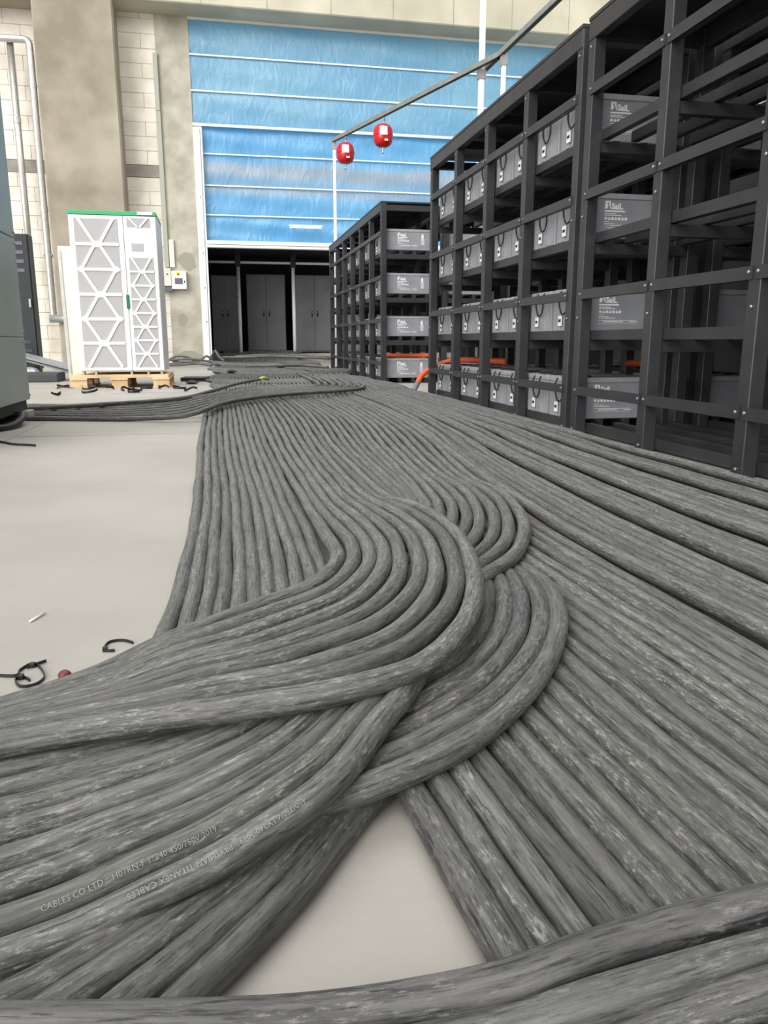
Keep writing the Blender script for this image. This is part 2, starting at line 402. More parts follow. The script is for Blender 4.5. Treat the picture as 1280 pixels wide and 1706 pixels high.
cupboard(1.86, 2.9, CY, .23, 2.12, 'dark grey metal cupboard right of the second white pole', True)
cupboard(3.1, 4.1, CY, .23, 2.12, 'dark grey metal cupboard mostly hidden behind the far rack', True)
for x, l in ((.47, 'slim white pole in front of the cupboards, nearer the door frame'), (1.76, 'slim white pole in front of the cupboards, nearer the racks')):
    t = empty('steel_pole', (x, 19.3, 0)); tag(t, l, 'pole')
    MB().lathe([(.042, .02), (.042, 2.2)], n=12).build('shaft', WPAINT, t, smooth=True)
    MB().box((-.08, -.08, 0), (.08, .08, .02)).build('foot_plate', WPAINT, t)
    MB().box((-.06, -.06, 2.2), (.06, .06, AZ)).build('bracket', DCAB2, t)
    for z in (.9, 1.5): MB().lathe([(.047, z), (.047, z + .02)], n=12).build('collar', GALV, t)
t = MB().bar((-.55, 19.3, 2.3), (6, 19.3, 2.3), .05, .05).build('ceiling_conduit', WPAINT); tag(t, 'thin white conduit running across under the dark ceiling', 'conduit')

# ------------------------------------------------------------------ pipes, boxes and trunking on the left wall
def pipe(pts, r, label, m=GALV, clamps=(), elbow=()):
    t = empty('conduit_pipe', pts[0]); tag(t, label, 'pipe'); o = Vector(pts[0])
    loc = [tuple(Vector(p) - o) for p in pts]
    P = []
    for i, p in enumerate(loc):
        if 0 < i < len(loc) - 1:
            a = Vector(loc[i - 1]); b = Vector(p); c = Vector(loc[i + 1])
            d1 = (a - b).normalized(); d2 = (c - b).normalized(); k = .1
            for s_ in np.linspace(0, 1, 6):
                P.append(tuple((b + d1 * k) * (1 - s_) ** 2 + b * 2 * s_ * (1 - s_) + (b + d2 * k) * s_ ** 2))
        else: P.append(p)
    MB().tube(P, r, 12).build('tube', m, t, smooth=True)
    for z in clamps:
        MB().box((loc[-2][0] - .08, -.03, z - o.z - .02), (loc[-2][0] + .08, .2, z - o.z + .02)).build('clamp', STRUT, t, bevel=.005)
    for e in elbow:
        MB().lathe([(r * 1.12, -.05), (r * 1.12, .05)], tuple(Vector(e) - o), 12, 'z').build('coupling', m, t)
pipe([(-8, 17.0, 5.98), (-3.26, 17.0, 5.98), (-3.26, 17.0, 1.0), (-3.26, 17.0, .95)], .065, 'bent galvanised pipe coming down beside the concrete column', clamps=(2.15,), elbow=((-3.26, 17, 3.0), (-3.26, 17, 5.2)))
pipe([(-3.62, 17.1, 5.95), (-3.62, 17.1, 3.5), (-3.62, 17.1, 0.3)], .065, 'straight galvanised pipe on the block wall behind the dark cabinet', elbow=((-3.62, 17.1, 4.6),))
pipe([(-3.3, 16.82, .93), (-2.6, 16.82, .93), (-2.0, 16.82, .93)], .075, 'short grey pipe crossing the foot of the concrete column', m=STRUT)
bx = empty('distribution_box', (-.8, WY - .02, 1.56)); tag(bx, 'white wall box with yellow warning sticker on the concrete pier', 'electrical box')
MB().box((-.15, -.14, 0), (.15, 0, .36)).build('case', WPAINT, bx, bevel=.006)
MB().box((-.085, -.146, .1), (.075, -.139, .22)).build('window', VENT, bx)
MB().box((-.05, -.144, .27), (.03, -.139, .345)).build('sticker', YELLOW, bx)
MB().box((-.14, -.144, .28), (-.11, -.139, .32)).build('sticker', YELLOW, bx)
MB().prism([(-.035, .285), (.015, .285), (-.01, .33)], 'y', -.1465, -.1438).build('warning_mark', INK, bx)
MB().box((.1, -.15, .13), (.12, -.139, .17)).build('latch', INK, bx)
bx2 = empty('junction_box', (-1.06, WY - .02, 1.62)); tag(bx2, 'cream wall box half hidden behind the white cabinet', 'electrical box')
MB().box((-.1, -.12, 0), (.1, 0, .36)).build('case', BEIGE, bx2, bevel=.006)
MB().lathe([(.014, 0), (.014, -.012)], (.03, -.12, .24), 8, 'y').build('knob', INK, bx2)
MB().box((-.1, -.13, -.1), (.12, -.02, -.02)).build('cable_tray', VENT, bx2)
tr = empty('cable_trunking', (-1.03, WY - .025, 2.0)); tag(tr, 'narrow grey plastic trunking running up the block wall edge', 'trunking')
MB().box((-.045, -.05, 0), (.045, -.006, 4.05)).build('channel', PVC, tr, bevel=.004)
MB().box((.06, -.06, 0), (.16, -.002, .55)).build('lower_channel', BEIGE, tr, bevel=.004)
MB().box((-.04, -.062, 3.0), (.04, -.05, 4.0)).build('cover', PVC, tr, bevel=.004)

# ------------------------------------------------------------------ overhead strut frame and the red extinguishers
PZ = 3.8
def strut(a, b, label):
    t = empty('strut_channel', a); tag(t, label, 'strut'); d = Vector(b) - Vector(a)
    MB().bar((0, 0, 0), tuple(d), .06, .055).build('channel', STRUT, t)
    n = Vector((0, 0, -.0285)); MB().bar(tuple(n), tuple(d + n), .03, .004).build('slot', DCAB2, t)
    return t
strut((2.0, 13.98, PZ), (3.39, 9.55, PZ), 'grey strut channel from which the two red extinguishers hang')
strut((3.36, 10.2, PZ), (3.5, 4.0, PZ), 'grey strut channel rising past the tall white pole towards the ceiling')
def upright(x, y, z, r, label):
    t = empty('support_pole', (x, y, 0)); tag(t, label, 'pole')
    MB().box((-r, -r, .01), (r, r, z)).build('shaft', WPAINT, t, bevel=.004)
    MB().box((-r * 2, -r * 2, 0), (r * 2, r * 2, .012)).build('foot_plate', WPAINT, t)
    MB().box((-r * 1.5, -r * 1.5, min(z, PZ) - .14), (r * 1.5, r * 1.5, min(z, PZ) - .04)).build('bracket', GALV, t)
upright(2.02, 13.98, PZ, .024, 'slim white pole under the left end of the strut channel')
upright(3.40, 9.53, PZ + .02, .024, 'slim white pole standing just right of the tall white pole')
upright(3.30, 10.05, 9, .031, 'tall white pole running up out of the top of the picture')
for (fr_, lb) in ((.1, 'red hanging extinguisher with white label, farther left and lower in view'), (.375, 'red hanging extinguisher with white label, nearer the racks and higher in view')):
    p = Vector((2.0, 13.98, PZ)).lerp(Vector((3.39, 9.55, PZ)), fr_)
    t = empty('hanging_extinguisher', (p.x, p.y, PZ - .44)); tag(t, lb, 'extinguisher', 'red hanging extinguishers')
    pr = [(.03, -.012), (.075, -.005), (.115, .02), (.138, .06), (.146, .11), (.148, .15), (.146, .19), (.138, .24), (.115, .28), (.075, .305), (.03, .312)]
    MB().lathe(pr, n=28).build('tank', RED, t, smooth=True)
    MB().lathe([(.151, .145), (.151, .158)], n=28).build('seam_ring', RED, t, smooth=True)
    MB().lathe([(.014, -.1), (.02, -.08), (.012, -.06), (.022, -.04), (.024, 0)], n=10).build('nozzle', GALV, t, smooth=True)
    MB().tube([(0, 0, .3), (0, 0, .34), (.022, 0, .36), (.022, 0, .385), (0, 0, .41)], .01, 8).build('hook', GALV, t, smooth=True)
    lab = MB(); n0 = 8
    for j, z in enumerate((.13, .25)):
        for i in range(n0 + 1):
            a = -math.pi / 2 - .12 + (i / n0 - .5) * .75; rr = .155 if z < .2 else .146
            lab.v.append((rr * math.cos(a), rr * math.sin(a), z))
    for i in range(n0): lab.f.append((i, i + 1, n0 + 2 + i, n0 + 1 + i))
    lab.build('label_plate', WHITE, t, smooth=True)
    MB().box((-.005, -.15, .05), (.045, -.136, .075)).build('gauge_plate', WHITE, t)
t = empty('tube_lamp', (1.85, 17.15, 2.83)); tag(t, 'short white tube lamp hanging in front of the lower blue curtain', 'lamp')
MB().bar((-.33, 0, 0), (.33, 0, 0), .03, .03).build('tube', LAMP, t); MB().bar((-.35, 0, .03), (.35, 0, .03), .05, .03).build('housing', WPAINT, t)
for x in (-.25, .25): MB().bar((x, 0, .03), (x, .38, .03), .02, .02).build('arm', WPAINT, t)
# ------------------------------------------------------------------ white ventilated cabinet on its pallet
def white_cabinet():
    X0, Y0, ZB, W_, H_, D_ = -1.505, 9.0, .175, .885, 1.62, .8
    t = empty('power_cabinet', (X0 + W_ / 2, Y0, ZB)); tag(t, 'tall white ventilated power cabinet with green top strip on a wooden pallet', 'cabinet')
    x = lambda f: -W_ / 2 + f * W_
    MB().box((x(0), .03, .0), (x(1), D_, H_)).build('body', WCAB, t, bevel=.004)
    MB().box((x(0) - .004, -.006, H_ - .005), (x(1), D_, H_ + .035)).build('top_strip', GREEN, t, bevel=.003)
    MB().box((x(.79), -.012, H_ + .005), (x(.965), -.006, H_ + .033)).build('name_plate', WHITE, t)
    def door(xa, xb):
        d = MB().box((xa, 0, .01), (xb, .035, H_ - .01)).build('door', WCAB, t, bevel=.004); return d
    d1 = door(x(0) + .004, x(.617)); d2 = door(x(.623), x(1) - .004)
    def panel(d, xa, xb, za, zb, rows, first_wide, wbar):
        MB().box((xa, -.004, za), (xb, .004, zb)).build('mesh_panel', MESHG, d)
        cx = (xa + xb) / 2; ins = (xb - xa) * .1; hs = np.linspace(zb, za, rows + 1)
        segs = []
        wide = first_wide
        for k in range(rows):
            z0, z1 = hs[k], hs[k + 1]; g = (xb - xa) * .05
            if wide: segs += [((xa + ins, z0), (cx - g, z1)), ((xb - ins, z0), (cx + g, z1))]
            else: segs += [((cx - g, z0), (xa + ins, z1)), ((cx + g, z0), (xb - ins, z1))]
            if k < rows - 1 or True:
                if k == rows - 1: pass
                elif wide: segs.append(((xa, z1), (xb, z1)))
                else: segs.append(((xa, z1), (xb, z1)))
            wide = not wide
        for (a, b), (c, e) in segs:
            MB().bar((a, -.007, b), (c, -.007, e), .012, wbar, up=(0, 0, 1) if abs(a - c) > .001 else (1, 0, 0)).build('lattice_bar', WCAB, d)
        wide = first_wide
        for k in range(rows - 1):
            z1 = hs[k + 1]; g = wbar * 1.15
            for nx in ([cx - g * .6, cx, cx + g * .6] if wide else [xa + ins, xb - ins]):
                MB().lathe([(g * .95, -.0136 - .0006 * (nx == cx)), (g * .95, -.002)], (nx, 0, z1), 14, 'y').build('lattice_node', WCAB, d)
            wide = not wide
    xa, xb = x(0) + .055, x(.617) - .055
    panel(d1, xa, xb, .045, H_ - .045, 6, True, .03)
    panel(d2, x(.66), x(.945), .045, H_ * .735, 8, True, .019)
    panel(d2, x(.66), x(.93), H_ * .925, H_ - .03, 1, True, .016)
    MB().box((x(.70), -.004, H_ * .775), (x(.84), .004, H_ * .825)).build('screen', MESHG, d2)
    MB().box((x(.6), -.018, H_ * .41), (x(.632), -.002, H_ * .5)).build('handle', DGREEN, d1, bevel=.003)
    for k in range(4): MB().box((x(.655), -.003, H_ * (.84 + .012 * k)), (x(.95), .001, H_ * (.84 + .012 * k) + .004)).build('louvre', WPAINT, d2)
    for fx in (.03, .18, .6, .8, .96):
        MB().box((x(fx) - .012, .02, -.034), (x(fx) + .012, .12, 0)).build('foot', GALV, t)
    p = empty('wooden_pallet', (-1.08, 8.93, 0)); tag(p, 'pale pine pallet under the white cabinet', 'pallet')
    for k in range(6): MB().box((-.52, .02 + k * .16, .105), (.5, .13 + k * .16, .14)).build('deck_board', WOOD, p, bevel=.003)
    for xx in (-.44, -.02, .42):
        for yy in (.0, .38, .78): MB().box((xx - .085, .02 + yy, .018), (xx + .085, .13 + yy, .085)).build('block', WOOD, p, bevel=.003)
        MB().box((xx - .09, .0, .085), (xx + .09, .95, .105)).build('stringer', WOOD, p, bevel=.002)
        MB().box((xx - .09, .0, 0), (xx + .09, .95, .018)).build('bottom_board', WOOD, p, bevel=.002)
    return t
white_cabinet()
t = empty('leaning_board', (-1.66, 9.95, .02)); tag(t, 'beige board leaning upright behind the left side of the white cabinet', 'board')
MB().prism([(-.13, 0), (.16, 0), (.1, 1.55), (-.14, 1.55)], 'y', 0, .03).build('sheet', BEIGE, t)
MB().prism([(-.135, .05), (-.1, .05), (-.11, 1.5), (-.145, 1.5)], 'y', -.012, 0).build('edge_strip', GALV, t)

# ------------------------------------------------------------------ grey-green cabinet at the left edge, dark vented cabinet
t = empty('switchgear_cabinet', (-1.25, 5.52, 0)); tag(t, 'large grey-green steel cabinet cut by the left edge of the picture', 'cabinet')
for k, (a, b) in enumerate(((.125, .52), (.526, 1.13), (1.136, 2.1))):
    MB().box((-.9, -1.8, a), (0, 0, b)).build('side_panel', GREYG, t, bevel=.004)
    for y in (-.02, -.8):
        for z in (a + .03, b - .03): MB().lathe([(.008, 0), (.008, .006), (.004, .008)], (.0, y, z), 8, 'x').build('screw', BOLT, t)
MB().box((-.88, -1.78, .06), (-.02, -.02, .125)).build('plinth', DBASE, t)
for y in (-.09, -1.5): MB().box((-.2, y - .08, 0), (.02, y + .08, .06)).build('foot', PVC, t, bevel=.004)
t = MB().tube([(-1.32 + .16 * math.sin(a) * .8, 4.95 + .28 * math.cos(a), .035 + .02 * math.sin(2 * a)) for a in np.linspace(0, 2 * math.pi, 30)[:-1]], .022, 8, closed=True).build('cable_loop', BLACKP, smooth=True)
tag(t, 'black cable loop lying under the grey-green cabinet', 'cable')
t = empty('vented_cabinet', (-3.26, 13.0, 0)); tag(t, 'black cabinet with slotted vents standing behind the grey-green cabinet', 'cabinet')
MB().box((-.4, 0, .08), (.5, .3, 2.06)).build('body', DCAB2, t, bevel=.006)
MB().box((-.38, .03, 0), (.48, .28, .08)).build('plinth', DBASE, t)
dd = MB().box((-.39, -.02, .1), (.49, 0, 2.04)).build('door', DCAB2, t, bevel=.004)
for k, z in enumerate((1.9, 1.77, 1.64, 1.51, .46, .33)):
    MB().box((.05, -.028, z), (.42, -.019, z + .05)).build('vent_slot', VENT if k < 4 else DBASE, dd)
MB().box((.44, -.05, 1.0), (.47, -.02, 1.12)).build('handle', BOLT, dd)
t = empty('metal_plank', (-2.35, 11.6, 0)); tag(t, 'aluminium plank sloping from the dark cabinet to the pallet', 'plank')
MB().bar((-.75, .9, .36), (.62, -1.0, .13), .2, .03).build('plank', ALU, t)
MB().bar((-.7, .8, .31), (.58, -1.0, .09), .16, .02).build('rib', STRUT, t)
MB().box((-.75, .5, 0), (-.4, 1.0, .3)).build('support', DBASE, t)
t = MB().lathe([(.04, 0), (.13, .02), (.15, .08), (.1, .15), (.03, .17)], (-2.45, 10.9, 0), 9).build('plastic_bag', ALU); tag(t, 'crumpled silver bag on the floor beside the metal plank', 'bag')
t = empty('floor_box', (-2.6, 10.35, 0)); tag(t, 'flat dark case on the floor behind the grey-green cabinet', 'case'); MB().box((-.5, 0, 0), (.6, .5, .1)).build('body', DBASE, t, bevel=.01); MB().box((-.5, .02, .1), (.6, .48, .112)).build('cover', PURPLE, t)

# ------------------------------------------------------------------ racks and batteries
FX = 1.875
TIER = (.06, .555, 1.05, 1.545)
RAIL = (.215, .715, 1.21, 1.705)
def rack(y0, pitch, nbay, x0, depth, label, guards=True, toprails=True):
    t = empty('battery_rack', (x0, y0, 0)); tag(t, label, 'rack')
    L = pitch * nbay
    post = MB().box((0, -.034, 0), (.062, .034, 2.05)).mesh('post', STEEL, bevel=.003)
    cross = MB().box((.062, -.022, -.105), (depth - .062, .022, -.052)).mesh('cross_beam', STEEL, bevel=.002)
    slat = MB().box((-.02, .03, -.05), (.02, L - .03, 0)).mesh('shelf_slat', STEEL, bevel=.002)
    bolt = MB().lathe([(.0065, 0), (.0065, -.004), (.004, -.006)], (0, 0, 0), 8, 'x').mesh('bolt', BOLT)
    railm = MB().box((-.006, -.0, 0), (.002, pitch - .02, .047)).box((-.005, 0, -.0), (.03, pitch - .02, .004)).mesh('guard_rail', STEEL)
    for k in range(nbay + 1):
        y = k * pitch
        pf = put('post', post, t, (0, y, 0)); put('post', post, t, (depth - .062, y, 0))
        if guards:
            for z in (.03, .62, 1.13, 1.93): put('bolt', bolt, pf, (-.001, .0, z))
        for z in TIER: put('cross_beam', cross, t, (0, y, z))
    for z in TIER:
        for i in range(4): put('shelf_slat', slat, t, (.085 + i * (depth - .17) / 3, 0, z))
    if guards:
        for k in range(nbay):
            for z in RAIL:
                r_ = put('guard_rail', railm, t, (0, k * pitch + .01, z))
                for y in (.016, pitch - .036): put('bolt', bolt, r_, (-.006, y, .026))
    tr_ = MB().box((0, -.03, 1.96), (.05, L + .03, 2.05)).mesh('top_rail', STEEL, bevel=.003)
    put('top_rail', tr_, t, (-.004, 0, 0.002)); put('top_rail', tr_, t, (depth - .046, 0, 0.002))
    for k in range(nbay + 1): put('end_rail', MB().box((.05, -.03, 1.97), (depth - .05, .03, 2.03)).mesh('end_rail', STEEL), t, (0, k * pitch, 0))
    MB().box((-.006, -.032, 2.053), (depth + .006, L + .032, 2.07)).build('top_panel', STEEL, t)
    return t
DEP = .66
rack(4.10, .735, 4, FX, DEP, 'black steel rack filled with batteries, middle of the aisle front row')
rack(1.13, .71, 4, FX, DEP, 'black steel rack with empty slatted shelves nearest the camera')
rack(9.29, .735, 6, FX, DEP, 'far black steel rack near the dark cupboards, end frame facing the camera')
BX = FX + DEP + .09
rack(4.10, .735, 4, BX, DEP, 'black steel rack standing back to back behind the middle rack', False)
rack(1.13, .71, 4, BX, DEP, 'black steel rack standing behind the empty nearest rack', False)
rack(9.29, .735, 6, BX, DEP, 'black steel rack standing behind the far rack', False)

def battery_proto():
    t = empty('storage_battery'); BW, BL, BH = .30, .53, .235
    MB().box((0, 0, 0), (BL, BW, BH - .03)).build('body', BATT, t, bevel=.004)
    MB().box((-.003, -.004, BH - .03), (BL + .003, BW + .004, BH)).build('lid', BLID, t, bevel=.004)
    rib = MB()
    for k, (a, w_) in enumerate(((.03, .012), (.055, .01), (.085, .02), (.2, .01), (.222, .02), (.262, .012), (.285, .01))):
        rib.box((-.007, a - w_ / 2, .004), (0, a + w_ / 2, BH - .034))
    rib.build('end_rib', BLID, t)['kind'] = 'stuff'
    MB().box((-.012, .17, .03), (-.0075, .215, .088)).build('sticker', WHITE, t)
    MB().box((-.0127, .176, .052), (-.0118, .209, .068)).build('sticker_print', INK, t)
    P = [(.02, .1, BH), (-.012, .1, BH - .02), (-.016, .09, BH - .08), (-.016, .105, BH - .125), (-.017, .14, BH - .142), (-.016, .175, BH - .125), (-.016, .2, BH - .07), (-.012, .195, BH - .02), (.02, .195, BH)]
    V = [np.array(p) for p in P]; Q = []
    for i in range(len(V) - 1):
        p0, p1, p2, p3 = V[max(i - 1, 0)], V[i], V[i + 1], V[min(i + 2, len(V) - 1)]
        for s_ in np.linspace(0, 1, 5)[:-1]:
            Q.append(tuple(.5 * (2 * p1 + (p2 - p0) * s_ + (2 * p0 - 5 * p1 + 4 * p2 - p3) * s_ ** 2 + (3 * p1 - p0 - 3 * p2 + p3) * s_ ** 3)))
    Q.append(P[-1])
    MB().tube(Q, .0045, 6).build('rope_handle', ROPE, t, smooth=True)
    for y in (.06, .235):
        MB().box((.05, y - .03, BH), (.13, y + .03, BH + .012)).build('terminal_cover', ROPE, t, bevel=.004)
    return t
proto = battery_proto(); used = False
def battery(x, y, z, label, group, flip=False):
    global used
    o = proto if not used else copy_tree(proto); used = True
    o.location = (x, y, z); tag(o, label, 'battery', group)
    if flip: o.rotation_euler = (0, 0, math.pi); o.location = (x + .53, y + .30, z)
    return o
TN = ('bottom', 'second', 'third', 'top'); BN = ('nearest', 'second', 'third', 'farthest')
def label_print(o, s=1.0):
    # white print on the long side: flag logo, word, text lines, row of small pictograms and a frame
    def flat(name, poly):
        MB().prism(poly, 'y', -.0022, -.0004).build(name, WHITE, o)
    lx, lz = .135, .155
    flat('logo_flag', [(lx, lz), (lx + .012, lz), (lx + .02, lz + .012), (lx + .014, lz + .03), (lx + .02, lz + .036), (lx + .034, lz), (lx + .038, lz), (lx + .032, lz + .04), (lx + .004, lz + .04)])
    v, f = text_mesh('SaiL', .042, 'word', .0018); b = MB(); b.v = [(lx + .04 + p[0], -.0015, lz + p[1]) for p in v]; b.f = f; b.build('logo_word', WHITE, o)
    lines = [(.0, -.016, .12, .008), (0, -.027, .07, .004), (0, -.035, .1, .004), (0, -.068, .03, .003), (0, -.078, .06, .003), (0, -.086, .1, .003), (0, -.098, .23, .0022), (.03, -.106, .12, .004), (.19, -.106, .05, .004), (0, -.114, .23, .0015)]
    for a, dz, wd, h in lines: flat('print_line', [(lx + a, lz + dz), (lx + a + wd, lz + dz), (lx + a + wd, lz + dz + h), (lx + a, lz + dz + h)])
    for k in range(7):
        cx, cz = lx + .009 + k * .02, lz - .05
        if k % 2 == 0: flat('pictogram', [(cx + .008 * math.cos(a), cz + .008 * math.sin(a)) for a in np.linspace(0, 2 * math.pi, 11)[:-1]])
        else: flat('pictogram', [(cx - .009, cz - .007), (cx + .009, cz - .007), (cx, cz + .009)])
    flat('side_print', [(lx + .29, lz - .02), (lx + .315, lz - .02), (lx + .315, lz + .02), (lx + .305, lz + .035), (lx + .3, lz + .02), (lx + .29, lz + .02)])
    for k in range(6): flat('print_line', [(lx + .285, lz - .03 - .012 * k), (lx + .325, lz - .03 - .012 * k), (lx + .325, lz - .024 - .012 * k), (lx + .285, lz - .024 - .012 * k)])
BATX = FX + .075
PRINTED = []
for ti, z in enumerate(TIER):
    for bay in range(4):
        for s_ in range(2):
            if bay == 3 and s_ == 1 and ti >= 2: pass
            y = 4.10 + bay * .735 + (.05 if s_ == 0 else .395)
            near = bay == 0 and s_ == 0
            lab = (f'grey battery with white printed side, near end of {TN[ti]} shelf, middle rack' if near else
                   f'grey battery on the {TN[ti]} shelf of the middle rack, {BN[bay]} bay, {"nearer" if s_ == 0 else "farther"} one')
            o = battery(BATX, y, z, lab, 'batteries in the middle rack')
            if near: PRINTED.append(o)
    for bay in range(4):
        for s_ in range(2):
            if bay > 1 and s_: continue
            battery(BX + .06, 4.10 + bay * .735 + (.05 if s_ == 0 else .395), z, f'grey battery in rear rack, {TN[ti]} shelf, {BN[bay]} bay, {"nearer" if s_ == 0 else "farther"} one', 'batteries in the rear rack', True)
    for bay in range(6):
        for s_ in range(2):
            if bay >= 4 and s_: continue
            near = bay == 0 and s_ == 0
            lab = (f'grey battery with white print behind the far rack end frame, {TN[ti]} shelf' if near else
                   f'grey battery on {TN[ti]} shelf of far rack, {nth(bay)} bay from end frame, {"nearer" if s_ == 0 else "farther"} one')
            o = battery(BATX, 9.29 + bay * .735 + (.05 if s_ == 0 else .395), z, lab, 'batteries in the far rack')
            if near: PRINTED.append(o)
    battery(BX + .06, 9.34, z, f'grey battery half hidden in the rear of the far racks, {TN[ti]} shelf', 'batteries behind the far rack', True)
    if ti < 2: battery(BX + .06, 3.3, z, f'grey battery in rear row behind the empty nearest rack, {TN[ti]} shelf', 'batteries behind the nearest rack', True)

for o in PRINTED: label_print(o)

# tall dark units that close the view behind the racks
for k, (y, lb) in enumerate(((.4, 'black control cabinet behind the right end of the nearest rack'), (1.62, 'black control cabinet behind the nearest rack'), (2.84, 'black control cabinet behind the gap of the two near racks'), (4.2, 'black control cabinet behind the middle rack'), (5.42, 'black control cabinet behind the third bay of the middle rack'), (6.64, 'black control cabinet behind the far end of the middle rack'), (8.3, 'black control cabinet in the gap of middle and far rack'), (9.6, 'black control cabinet behind the far rack'), (10.9, 'black control cabinet behind the centre of the far rack'), (12.2, 'black control cabinet behind the far end of the far rack'))):
    t = empty('control_cabinet', (BX + DEP + .75, y, 0)); tag(t, lb, 'cabinet')
    MB().box((0, 0, .06), (.6, 1.2, 1.98)).build('body', DCAB2, t, bevel=.006); MB().box((.02, .02, 0), (.58, 1.18, .06)).build('plinth', DBASE, t)
    for s_ in (0, .6): 
        d = MB().box((-.02, .01 + s_, .08), (0, .59 + s_, 1.96)).build('door', DCAB2, t, bevel=.003)
        MB().box((-.04, .5 + s_, 1.0), (-.02, .53 + s_, 1.12)).build('handle', BOLT, d)

# orange conduits
def hose(pts, label, r=.028):
    V = [np.array(p) for p in pts]; Q = []
    for i in range(len(V) - 1):
        p0, p1, p2, p3 = V[max(i - 1, 0)], V[i], V[i + 1], V[min(i + 2, len(V) - 1)]
        for s_ in np.linspace(0, 1, 15)[:-1]:
            Q.append(tuple(.5 * (2 * p1 + (p2 - p0) * s_ + (2 * p0 - 5 * p1 + 4 * p2 - p3) * s_ ** 2 + (3 * p1 - p0 - 3 * p2 + p3) * s_ ** 3)))
    t = empty('orange_hose', pts[0]); tag(t, label, 'hose')
    o = np.array(pts[0]); MB().tube([tuple(np.array(q) - o) for q in Q], r, 10, ripple=(1, .9)).build('corrugated_tube', ORANGE, t, smooth=True)
    return t, o
h, o = hose([(1.80, 7.16, .12), (1.86, 7.18, .2), (2.0, 7.17, .28), (2.12, 6.95, .325), (2.2, 6.6, .335), (2.28, 6.1, .335)], 'orange corrugated hose with grey taped end coming out of the middle rack')
b = MB().tube([tuple(np.array(p) - o) for p in ((1.74, 7.1, .045), (1.765, 7.125, .07), (1.80, 7.16, .12))], .025, 10).build('taped_end', GREYT, h, smooth=True)
MB().tube([tuple(np.array(p) - o) for p in ((1.68, 6.98, .05), (1.70, 7.03, .04), (1.74, 7.1, .045))], .008, 6).build('bare_wire', GALV, h, smooth=True)
hose([(2.5, 9.36, .33), (2.3, 9.55, .325), (2.1, 9.6, .325), (1.98, 9.62, .325)], 'orange hose lying over the bottom battery of the far rack')
hose([(3.3, 3.2, .33), (3.0, 3.18, .37), (2.85, 3.12, .36), (2.78, 3.0, .3), (2.76, 2.9, .15)], 'orange hose bending down behind the nearest empty rack', .024)
hose([(2.75, 4.3, .4), (2.6, 4.3, .38), (2.6, 4.6, .36), (2.7, 5.0, .35)], 'dull orange hose between the racks above the bottom shelf', .022)
